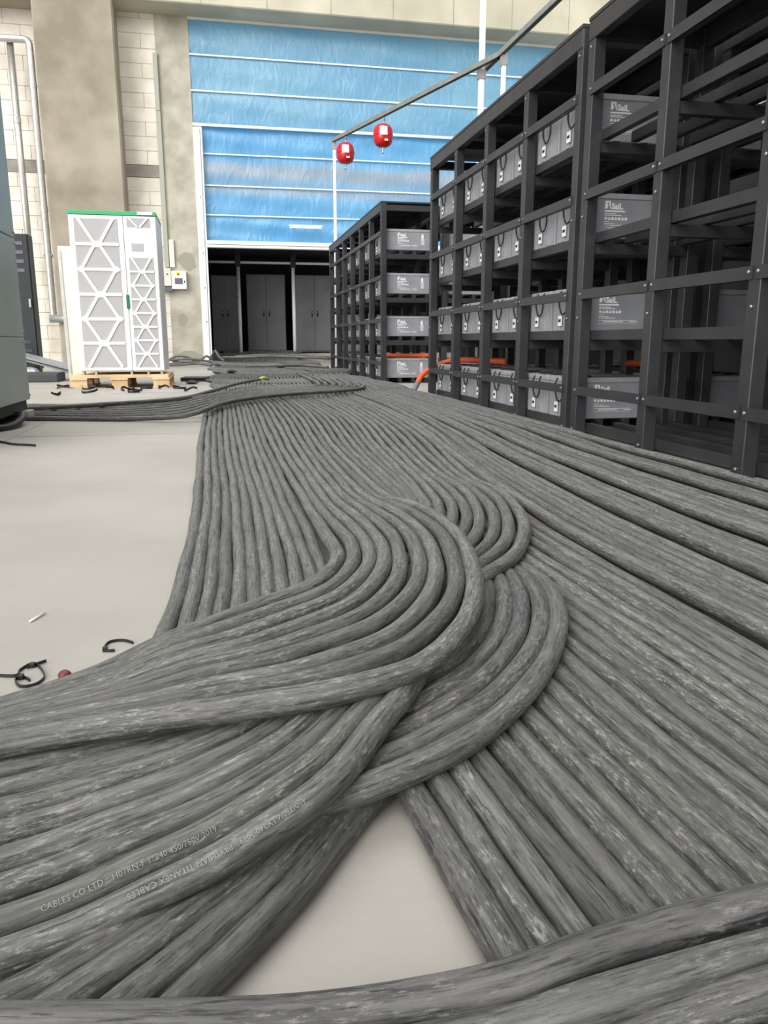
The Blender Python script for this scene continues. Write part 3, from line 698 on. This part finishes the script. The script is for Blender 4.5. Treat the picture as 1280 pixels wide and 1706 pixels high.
# ------------------------------------------------------------------ the power cables
CR = .016
TR = {
    'A0': [(-0.1147, 3.8015, 0.016), (-0.0953, 2.7314, 0.016), (-0.0907, 2.1233, 0.016), (-0.0973, 1.7081, 0.016), (-0.1014, 1.4593, 0.016), (-0.1123, 1.2868, 0.016), (-0.1219, 1.1726, 0.016), (-0.1325, 1.0669, 0.016)],
    'A1': [(0.1873, 3.7393, 0.016), (0.1902, 2.7969, 0.016), (0.194, 2.2645, 0.016), (0.1959, 1.9595, 0.016), (0.1936, 1.7503, 0.016), (0.1922, 1.6246, 0.016), (0.1845, 1.4561, 0.016), (0.1644, 1.3041, 0.016)],
    'B0': [(0.2246, 4.5528, 0.016), (0.2212, 3.2915, 0.016), (0.2284, 2.6648, 0.016), (0.2296, 2.2782, 0.0208), (0.231, 1.9875, 0.032), (0.2284, 1.7845, 0.0464), (0.2296, 1.6415, 0.0544), (0.2214, 1.5485, 0.056), (0.1959, 1.4651, 0.056), (0.15, 1.3773, 0.0544), (0.1026, 1.3329, 0.0512), (0.0537, 1.2981, 0.0496), (-0.0466, 1.2111, 0.048), (-0.1131, 1.1713, 0.0416), (-0.2087, 1.1127, 0.0208), (-0.3135, 1.0478, 0.016), (-0.435, 0.9827, 0.016)],
    'B1': [(0.5595, 5.04, 0.016), (0.4906, 3.4633, 0.016), (0.4768, 2.6286, 0.024), (0.4707, 2.1982, 0.0416), (0.4918, 2.0212, 0.0576), (0.5004, 1.8042, 0.0736), (0.4822, 1.544, 0.0864), (0.4201, 1.2385, 0.0928), (0.3575, 1.0754, 0.096), (0.306, 0.9871, 0.096), (0.2573, 0.9209, 0.096), (0.2085, 0.8788, 0.096), (0.108, 0.8458, 0.0928), (0.0034, 0.8491, 0.0832), (-0.0996, 0.8626, 0.0704), (-0.2673, 0.8781, 0.048), (-0.3835, 0.8553, 0.04)],
    'C0': [(0.5994, 4.9501, 0.016), (0.5223, 3.4367, 0.016), (0.5105, 2.6369, 0.0192), (0.5064, 2.3468, 0.024), (0.4999, 2.1817, 0.0256), (0.4709, 2.0107, 0.0288), (0.4234, 1.8466, 0.032), (0.372, 1.7362, 0.032), (0.3237, 1.6386, 0.032)],
    'C1': [(0.7949, 4.7921, 0.016), (0.6851, 3.4641, 0.016), (0.6429, 2.8394, 0.016), (0.6216, 2.5569, 0.0208), (0.5896, 2.305, 0.0288), (0.5701, 2.1636, 0.0336), (0.5461, 2.052, 0.0368), (0.5024, 1.9109, 0.04), (0.4582, 1.7998, 0.0416), (0.4094, 1.6913, 0.0416), (0.343, 1.54, 0.0448), (0.2338, 1.2952, 0.048), (0.1352, 1.114, 0.048), (0.0722, 1.0184, 0.048), (0.0279, 0.9628, 0.0448), (-0.0153, 0.9325, 0.0384), (-0.0631, 0.9097, 0.032), (-0.1259, 0.8941, 0.0256), (-0.1897, 0.8848, 0.0208), (-0.2328, 0.8831, 0.016), (-0.2697, 0.8749, 0.016), (-0.356, 0.8532, 0.016)],
    'C2': [(1.0183, 3.8081, 0.016), (0.9086, 3.0135, 0.016), (0.8549, 2.5417, 0.0192), (0.8465, 2.3334, 0.0288), (0.8125, 2.1088, 0.04), (0.7666, 1.9155, 0.0464), (0.7177, 1.7582, 0.0464), (0.6589, 1.6213, 0.0464), (0.5953, 1.5156, 0.0464), (0.5374, 1.4491, 0.0464), (0.4715, 1.3685, 0.0496), (0.3651, 1.177, 0.0576), (0.2693, 0.9922, 0.0672), (0.1992, 0.8645, 0.0704), (0.1534, 0.7961, 0.0688), (0.1053, 0.7176, 0.0688), (0.0543, 0.6581, 0.0688), (-0.0163, 0.6238, 0.0512), (-0.0798, 0.6039, 0.0384), (-0.139, 0.5888, 0.024), (-0.1943, 0.5774, 0.016), (-0.2519, 0.5549, 0.016)],
    'T0': [(0.5663, 1.788, 0.016), (0.5444, 1.6256, 0.016), (0.5275, 1.5324, 0.016), (0.5039, 1.4399, 0.0256), (0.4757, 1.3369, 0.0352), (0.443, 1.2426, 0.04), (0.4007, 1.1444, 0.0416), (0.3661, 1.0826, 0.0416), (0.3286, 1.0305, 0.0416), (0.2894, 0.9841, 0.0416), (0.2489, 0.9555, 0.0384), (0.2057, 0.9392, 0.0256), (0.1567, 0.9164, 0.016), (0.0964, 0.8733, 0.016), (0.0351, 0.836, 0.016), (-0.0202, 0.8083, 0.016), (-0.0776, 0.7842, 0.016)],
    'T1': [(0.6973, 1.8901, 0.016), (0.6484, 1.6675, 0.016), (0.6262, 1.5213, 0.016), (0.6153, 1.417, 0.0256), (0.5813, 1.2752, 0.04), (0.545, 1.1656, 0.0464), (0.5027, 1.0755, 0.0464), (0.4503, 0.9894, 0.0464), (0.3851, 0.9043, 0.0464), (0.3282, 0.8424, 0.0464), (0.2707, 0.7913, 0.0464), (0.2015, 0.7462, 0.0464), (0.1404, 0.7193, 0.0448), (0.089, 0.7117, 0.0352), (0.0337, 0.7079, 0.0224), (-0.0204, 0.6891, 0.016), (-0.0697, 0.6589, 0.016)],
    'G0': [(0.0588, 0.7176, 0.016), (0.026, 0.6842, 0.016), (-0.015, 0.6519, 0.016), (-0.0468, 0.624, 0.016), (-0.0808, 0.5988, 0.016), (-0.1406, 0.5553, 0.016), (-0.1822, 0.5296, 0.016), (-0.2095, 0.5118, 0.016)],
    'G1': [(0.2107, 0.8108, 0.016), (0.1688, 0.7694, 0.016), (0.1323, 0.7319, 0.016), (0.0905, 0.6758, 0.016), (0.0522, 0.6213, 0.016), (-0.0027, 0.5573, 0.016), (-0.0484, 0.5075, 0.016), (-0.0746, 0.4766, 0.016)],
    'F0': [(0.5105, 0.4872, 0.0464), (0.4217, 0.4781, 0.0464), (0.3126, 0.4681, 0.0464), (0.2429, 0.4596, 0.0448), (0.1851, 0.4576, 0.0352), (0.1176, 0.4623, 0.0288), (0.034, 0.4594, 0.0352), (-0.0275, 0.457, 0.0448), (-0.1071, 0.4689, 0.0464), (-0.1666, 0.4797, 0.0464), (-0.2262, 0.492, 0.0464)],
    'F1': [(0.4682, 0.4406, 0.0464), (0.3882, 0.4345, 0.0464), (0.3118, 0.4257, 0.0464), (0.239, 0.4216, 0.04), (0.1971, 0.4282, 0.0256), (0.1547, 0.4343, 0.016), (0.0928, 0.4303, 0.016), (0.0107, 0.4313, 0.016)],
    'F2': [(0.4357, 0.4047, 0.0464), (0.3641, 0.4025, 0.0432), (0.2999, 0.4048, 0.032), (0.2554, 0.4065, 0.0208), (0.2135, 0.4031, 0.016), (0.1668, 0.3948, 0.016)],
    'H0': [(-1.6323, 5.4096, 0.016), (-1.1807, 5.3166, 0.016), (-0.649, 5.1673, 0.016), (-0.2347, 5.034, 0.0432), (-0.1236, 5.0699, 0.072), (-0.0108, 5.5904, 0.072), (0.2413, 6.1433, 0.072), (0.6323, 6.5688, 0.072), (1.0647, 6.8942, 0.072), (1.2417, 7.1315, 0.072), (1.3433, 7.5098, 0.072), (1.4724, 8.4537, 0.0576), (1.5631, 9.4868, 0.048), (1.6437, 10.6287, 0.0432)],
    'H1': [(-1.9455, 6.4819, 0.016), (-1.4061, 6.3708, 0.016), (-0.763, 6.1258, 0.016), (-0.3928, 6.5263, 0.016), (-0.157, 6.6696, 0.0512), (0.0155, 6.6958, 0.072), (0.2794, 7.0559, 0.072), (0.5283, 7.1849, 0.072), (0.7625, 7.3261, 0.072), (0.9083, 7.5993, 0.072), (0.9745, 8.1488, 0.072), (1.0204, 9.2387, 0.0576), (1.0508, 10.4467, 0.048), (1.0776, 11.5807, 0.0432)],
    'thin': [(-1.6148, 5.613, 0.048), (-1.267, 5.7336, 0.048), (-0.7525, 6.0565, 0.048), (-0.3413, 6.4721, 0.048), (-0.1131, 7.0948, 0.064), (0.1739, 8.1575, 0.08), (0.3949, 8.7182, 0.088)],
}
def catmull(P, step_near=.008):
    P = np.array(P, float); out = []
    # centripetal Catmull-Rom
    P = np.vstack([2 * P[0] - P[1], P, 2 * P[-1] - P[-2]])
    for i in range(1, len(P) - 2):
        p0, p1, p2, p3 = P[i - 1:i + 3]
        d = lambda a, b: max(np.linalg.norm(b - a), 1e-6) ** .5
        t0 = 0; t1 = d(p0, p1); t2 = t1 + d(p1, p2); t3 = t2 + d(p2, p3)
        L = np.linalg.norm(p2 - p1); dist = np.linalg.norm((p1 + p2) / 2)
        n = max(2, int(L / min(max(dist * .011, step_near), .09)))
        for t in np.linspace(t1, t2, n, endpoint=False):
            A1 = (t1 - t) / (t1 - t0) * p0 + (t - t0) / (t1 - t0) * p1; A2 = (t2 - t) / (t2 - t1) * p1 + (t - t1) / (t2 - t1) * p2; A3 = (t3 - t) / (t3 - t2) * p2 + (t - t2) / (t3 - t2) * p3
            B1 = (t2 - t) / (t2 - t0) * A1 + (t - t0) / (t2 - t0) * A2; B2 = (t3 - t) / (t3 - t1) * A2 + (t - t1) / (t3 - t1) * A3
            out.append((t2 - t) / (t2 - t1) * B1 + (t - t1) / (t2 - t1) * B2)
    out.append(P[-2])
    return np.array(out)
def tube_np(name, Q, r, n=12):
    K = len(Q); T = np.gradient(Q, axis=0); T /= np.linalg.norm(T, axis=1)[:, None]
    S = np.cross(T, [0, 0, 1.]); S /= np.linalg.norm(S, axis=1)[:, None]; U = np.cross(S, T)
    a = 2 * np.pi * np.arange(n) / n
    s = np.concatenate([[0], np.cumsum(np.linalg.norm(np.diff(Q, axis=0), axis=1))])
    wob = 1 + .03 * np.sin(s * 11 + rng.uniform(0, 6)) + .02 * np.sin(s * 29 + rng.uniform(0, 6))
    V = Q[:, None, :] + (S[:, None, :] * np.cos(a)[None, :, None] + U[:, None, :] * np.sin(a)[None, :, None]) * (r * wob)[:, None, None]
    V = V.reshape(-1, 3)
    i, j = np.meshgrid(np.arange(K - 1), np.arange(n), indexing='ij'); k = (j + 1) % n
    F = np.stack([i * n + j, i * n + k, (i + 1) * n + k, (i + 1) * n + j], -1).reshape(-1, 4)
    uvj = np.stack([np.stack([s[i], j * (2 * np.pi * r / n)], -1), np.stack([s[i], (j + 1) * (2 * np.pi * r / n)], -1), np.stack([s[i + 1], (j + 1) * (2 * np.pi * r / n)], -1), np.stack([s[i + 1], j * (2 * np.pi * r / n)], -1)], 2).reshape(-1, 2)
    me = bpy.data.meshes.new(name)
    caps = [list(range(n - 1, -1, -1)), list(range((K - 1) * n, K * n))]
    me.from_pydata(V.tolist(), [], F.tolist() + caps)
    uvl = me.uv_layers.new(name='UVMap'); full = np.zeros((len(me.loops), 2)); full[:len(uvj)] = uvj
    uvl.data.foreach_set('uv', full.ravel()); me.polygons.foreach_set('use_smooth', [True] * len(me.polygons))
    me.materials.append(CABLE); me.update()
    return me, (Q, S, U, s)
CAB = {}
def cable(key, pts, label, group, r=CR, n=12):
    Q = catmull(pts)
    ph = rng.uniform(0, 6, 2); s = np.concatenate([[0], np.cumsum(np.linalg.norm(np.diff(Q, axis=0), axis=1))])
    Q[:, 0] += .0018 * np.sin(s * 5 + ph[0]) + .001 * np.sin(s * 13 + ph[1]); Q[:, 1] += .0018 * np.sin(s * 6.3 + ph[1])
    me, fr_ = tube_np('power_cable', Q, r, n); o = put('power_cable', me); tag(o, label, 'cable', group); CAB[key] = (o, fr_)
    return o
def wav(y):        # the whole field snakes a little from side to side, more so far away
    k = min(max((y - 5.5) / 5, 0), 1)
    return k * (.08 * math.sin(y * 1.7) + .055 * math.sin(y * 3.3 + 1) + .02 * math.sin(y * 6.1)) + .004 * math.sin(y * 3)
def field(x, z0=CR, hi=0):   # far part of a cable, from the cupboards down to y = 5.6
    out = []
    ph = rng.uniform(0, 6, 2)
    for y in np.concatenate([np.arange(20.2, 8.0, -.3), np.arange(8.0, 5.5, -.3)]):
        xx = x + wav(y + .25 * math.sin(2.2 * x)) + .0025 * math.sin(y * 2.3 + ph[0]) * min(1, y / 8)
        if y > 18.6: xx += (y - 18.6) * (.75 - x) * .1
        hump = .05 * math.exp(-((y - 16.4) / .7) ** 2) + .03 * math.exp(-((y - 12.2 - .4 * math.sin(3 * x)) / .7) ** 2)
        k = min(max((y - 17.6) / 1.9, 0), 1); hump += .215 * k * k * (3 - 2 * k)
        out.append((xx, y, z0 + hi + hump + .002 * math.sin(y * 3 + ph[1])))
    return out
def mix(a, b, f): return [tuple(np.array(p) * (1 - f) + np.array(q) * f) for p, q in zip(a, b)]
for i in range(11):
    f = i / 10; t = mix(TR['A0'], TR['A1'], f)
    cable(('A', i), field(-.12 + .32 * f) + t, f'dusty black cable running straight under the swoop, {nth(i)} from the bare left floor', 'straight cables left of the swoop')
for i in range(9):
    f = i / 8; t = mix(TR['B0'], TR['B1'], f)
    cable(('B', i), field(.235 + .335 * f) + t, f'dusty black cable in the top swoop bending left, {nth(i)} from its inner side', 'cables of the top swoop', n=16)
for i in range(5):
    f = i / 5; t = mix(TR['C0'], TR['C1'][:9], f)
    cable(('C0', i), field(.60 + .19 * f) + t, f'dusty black cable diving under the top swoop, {nth(i)} from the swoop edge', 'cables diving under the swoop')
for i in range(8):
    f = i / 7; t = mix(TR['C1'], TR['C2'], f)
    cable(('C', 4 + i), field(.80 + .33 * f) + t, f'dusty black cable looping beneath the top swoop to lower left, {nth(i)} from inside', 'cables of the looped second bundle', n=16)
for i in range(5):
    f = i / 4; t = mix(TR['T0'], TR['T1'], f)
    cable(('T', i), t, f'black cable in the lower curved bundle, {nth(i)} from its inner side', 'cables of the lower curve', n=16)
ON_TOP = {0, 7, 13, 14, 21, 22, 27}
def near_x(m, y): return .205 + .0318 * m - (y - .5) * .085 * max(0, 1 - m / 22)
for k in range(31):
    hi0 = 1.5 * CR if k % 2 else 0
    xf = 1.165 + .0212 * k
    pts = field(xf, CR, hi0)
    for y, a in ((5.0, .1), (4.3, .24), (3.8, .36), (3.4, .53), (3.0, .7), (2.5, .87), (2.1, .96), (1.7, 1), (1.2, 1), (.8, 1), (.4, 1), (.05, 1)):
        h = hi0 * (1 - a) + (1.6 * CR * min(1, a) if k in ON_TOP else 0)
        pts.append((xf * (1 - a) + near_x(20 + k, y) * a + .003 * rng.standard_normal() + .005 * math.sin(y * 3 + .1 * k), y, CR + h + .003 * rng.random()))
    cable(('E', k), pts, f'dusty black cable in the wide straight field beside the racks, {nth(k)} from the loops', 'straight cables beside the racks')
for m in range(20):
    cx = [q[:2] for q in TR['C2'][4:11]][::-1]; y0 = 1.38 if m < 12 else float(np.interp(near_x(m, 1.7), [q[0] for q in cx], [q[1] for q in cx])) - .01
    pts = [(near_x(m, y) + .0015 * rng.standard_normal(), y, CR + .002 * rng.random()) for y in [y0, y0 - .12] + [q for q in (1.2, 1.0, .8, .6, .4, .2, .05) if q < y0 - .15]]
    cable(('L', m), pts, f'black cable emerging from under the lower curve, {nth(m)} from the bare floor patch', 'cables coming out under the lower curve', r=.0165, n=16)
for i in range(4):
    t = mix(TR['G0'], TR['G1'], i / 3)
    cable(('G', i), t, f'black cable at lower left running down to the bottom cables, {nth(i)} from left', 'cables at the lower left', n=16)
for k, lb in ((0, 'black cable lying across the very bottom, topmost of the bottom bundle'), (1, 'black cable across the bottom right, middle of the bottom bundle'), (2, 'black cable in the bottom right corner, lowest of the bottom bundle')):
    cable(('F', k), TR[f'F{k}'], lb, 'cables across the bottom', n=18)
for i in range(7):
    t = mix(TR['H0'], TR['H1'], i / 6)
    cable(('H', i), t, f'dusty cable crossing the far field towards the left, {nth(i)} from the front', 'cables crossing the far field')
o = cable(('X', 0), TR['thin'], 'single dark cable with yellow-green taped end on top of the crossing cables', None)
MB().tube([(.40, 8.72, .09), (.44, 8.8, .1), (.5, 8.84, .085)], .019, 8).build('taped_end', YGREEN, o, smooth=True)
for k, (pts, lb) in enumerate((
    ([(.0, 17.0, .16), (.5, 16.7, .17), (1.2, 16.9, .18), (1.8, 16.6, .16), (2.3, 16.9, .12)], 'dark cable heaped over the far field in front of the cupboards, front one'),
    ([(.3, 17.7, .17), (.9, 17.4, .2), (1.5, 17.6, .2), (2.2, 17.3, .16), (2.7, 17.6, .12)], 'dark cable heaped over the far field in front of the cupboards, rear one'),
    ([(.4, 13.2, .1), (.9, 12.9, .11), (1.4, 13.1, .1), (1.7, 12.8, .08)], 'dark cable lying crosswise in the middle of the far field'),
    ([(-.7, 16.6, .05), (-1.0, 16.5, .12), (-.6, 16.45, .14), (-.2, 16.6, .08), (.1, 16.5, .06)], 'dark cable looped on the floor below the concrete pier, upper one'),
    ([(-1.1, 16.2, .04), (-.7, 16.1, .09), (-.3, 16.25, .05), (.0, 16.1, .04)], 'dark cable looped on the floor below the concrete pier, lower one'),
    ([(-1.15, 16.6, .05), (-.9, 16.55, .2), (-.65, 16.5, .17), (-.5, 16.6, .08), (-.3, 16.6, .2), (-.15, 16.65, .1)], 'dark cable arching up against the concrete pier beside the white cabinet'),
    ([(-1.0, 16.0, .03), (-.75, 15.9, .05), (-.45, 15.95, .06), (-.2, 15.8, .03)], 'dark cable lying flat in front of the looped cables below the pier'),
    ([(-.25, 17.3, .1), (-.12, 17.0, .3), (-.05, 16.8, .18), (.05, 16.6, .1)], 'thin dark cable curling round the foot of the white frame post'))):
    cable(('P', k), pts, lb, None, r=.024)

# printing on two of the cables
def cable_text(key, text, s0, ang, size, flip):
    o, (Q, S, U, s) = CAB[key]; v, f = text_mesh(text, size, 'print'); b = MB()
    for x, y, _ in v:
        d = s0 - x if flip else s0 + x
        q = np.array([np.interp(d, s, Q[:, k]) for k in range(3)]); sd = np.array([np.interp(d, s, S[:, k]) for k in range(3)]); uu = np.array([np.interp(d, s, U[:, k]) for k in range(3)])
        a = ang + (-(y) if flip else y) / CR
        n_ = sd * math.cos(a) + uu * math.sin(a); b.v.append(tuple(q + n_ * (CR * 1.055 + .0003)))
    b.f = f; c = b.build('cable_print', MATS['cable_print'], o); return c
mat('cable_print', lin(138, 138, 135), .7)
def s_near(key, x, y):
    Q, S, U, s = CAB[key][1]; return float(s[np.argmin((Q[:, 0] - x) ** 2 + (Q[:, 1] - y) ** 2)])
cable_text(('C', 11), '450/750V 1X240 2019', s_near(('C', 11), .056, .655), 2.0, .0072, False)
cable_text(('C', 11), 'PRYSMIAN TITANEX CABLES', s_near(('C', 11), -.012, .622), 2.0, .0072, False)
cable_text(('C', 10), 'CABLES CO LTD', s_near(('C', 10), -.166, .615), 2.55, .0072, True)
cable_text(('C', 10), 'H07RN-F 1*240 450/750V 2019', s_near(('C', 10), -.112, .627), 2.55, .0072, True)


# ------------------------------------------------------------------ bits on the floor
def zip_tie(pts, head, label, w_=.005, closed=False, tail=None):
    t = empty('cable_tie', pts[0]); tag(t, label, 'cable tie'); o_ = np.array(pts[0]); b = MB()
    V = [np.array(p) - o_ for p in pts]; Q = []
    for i in range(len(V) - 1):
        p0, p1, p2, p3 = V[max(i - 1, 0)], V[i], V[i + 1], V[min(i + 2, len(V) - 1)]
        for s_ in np.linspace(0, 1, 7)[:-1]:
            Q.append(.5 * (2 * p1 + (p2 - p0) * s_ + (2 * p0 - 5 * p1 + 4 * p2 - p3) * s_ ** 2 + (3 * p1 - p0 - 3 * p2 + p3) * s_ ** 3))
    Q.append(V[-1])
    for i, q in enumerate(Q):
        tt = Q[min(i + 1, len(Q) - 1)] - Q[max(i - 1, 0)]; n_ = np.array([-tt[1], tt[0], 0]); n_ /= max(np.linalg.norm(n_), 1e-9)
        for a, c in ((-.0008, 0), (.0008, 0), (.0008, w_), (-.0008, w_)): b.v.append(tuple(q + n_ * a + np.array([0, 0, c])))
    K = len(Q)
    for i in range(K - 1):
        for j in range(4): b.f.append((4 * i + j, 4 * i + (j + 1) % 4, 4 * i + 4 + (j + 1) % 4, 4 * i + 4 + j))
    b.f += [(3, 2, 1, 0), tuple(4 * K - 4 + j for j in range(4))]
    b.build('strap', BLACKP, t)
    h_ = np.array(head) - o_; MB().box(tuple(h_ + np.array([-.004, -.004, 0])), tuple(h_ + np.array([.004, .004, .008]))).build('head', BLACKP, t, bevel=.001)
    return t
zip_tie([(-.352, 1.193, 0), (-.327, 1.188, 0), (-.326, 1.21, 0), (-.31, 1.23, 0), (-.285, 1.179, 0), (-.291, 1.15, 0), (-.311, 1.146, 0), (-.325, 1.172, 0), (-.317, 1.181, 0), (-.303, 1.166, 0)], (-.318, 1.178, 0), 'black cable tie curled into a ring on the pale floor at the left edge')
zip_tie([(-.167, 1.289, 0), (-.185, 1.304, 0), (-.205, 1.302, 0), (-.211, 1.285, 0), (-.209, 1.264, 0), (-.193, 1.26, 0)], (-.209, 1.266, 0), 'short black cable tie bent into a hook beside the top swoop')
zip_tie([(-.318, 1.215, .001), (-.311, 1.221, .001), (-.294, 1.236, .001)], (-.311, 1.221, 0), 'cut black cable tie end leaning on the curled cable tie')
zip_tie([(-1.2, 4.22, 0), (-1.108, 4.178, 0), (-1.02, 4.067, 0), (-.962, 4.032, 0), (-.9, 3.997, 0)], (-1.02, 4.067, 0), 'long black cable tie on the floor seam near the grey-green cabinet', .012)
t = MB().tube([(-.362, 1.431, .003), (-.355, 1.448, .003), (-.345, 1.476, .004)], .0022, 8).build('plastic_pin', WPAINT, smooth=True); tag(t, 'small white plastic pin lying on the pale floor', 'pin')
t = MB().lathe([(.004, 0), (.009, .002), (.01, .008), (.006, .012)], (-.254, 1.168, 0), 7).build('plastic_bead', REDP, smooth=True); tag(t, 'small dull red plastic bead beside the curled cable tie', 'bead')
spots = [(-1.37, 8.62, 'behind the others under the pallet edge'), (-1.18, 8.55, 'in front of the pallet middle block'), (-.94, 8.3, 'farthest right of the pile before the pallet'), (-.85, 8.0, 'closest to the crossing cables'), (-.77, 8.47, 'under the right end of the white cabinet'), (-.6, 8.65, 'at the right corner of the pallet'), (-.44, 8.4, 'between pallet and cable field'), (-.32, 8.18, 'next to the left edge of the far cable field'), (-1.67, 8.86, 'left of the pallet, ring shaped'), (-1.54, 7.71, 'left, just behind the crossing cables'), (-1.28, 8.09, 'left of the pile, on bare floor')]
for k, (x, y, lb) in enumerate(spots):
    a = random.uniform(0, 6); pts = [(x + .06 * math.cos(a + q) * (1 + .3 * random.random()), y + .08 * math.sin(a + q), random.uniform(0, .03)) for q in np.linspace(0, random.uniform(3, 5.6), 6)]
    zip_tie(pts, pts[0], f'scrap of black cable tie {lb}', .022)
for k, (x, y, z, c, lb) in enumerate(((-.36, 9.6, 0, PURPLE, 'dark crumpled film at the right of the pallet'), (.96, 13.2, .06, REDP, 'dull red scrap lying on the far cable field'), (.13, 11.6, .05, BLACKP, 'black scrap lying on the left of the far cable field'))):
    b = MB(); 
    b.lathe([(.03, 0), (.07, .01), (.09, .02), (.05, .035), (.02, .045)], (x, y, z), 5); o = b.build('scrap_film', c); tag(o, lb, 'scrap')
t = MB().prism([(-.3, 9.9), (.02, 9.85), (.05, 10.2), (-.26, 10.25)], 'z', 0, .05).build('rubber_pad', BLACKP, bevel=.006); t.location = (-.22, .3, 0); tag(t, 'flat black rubber pad on the floor right of the pallet', 'pad')
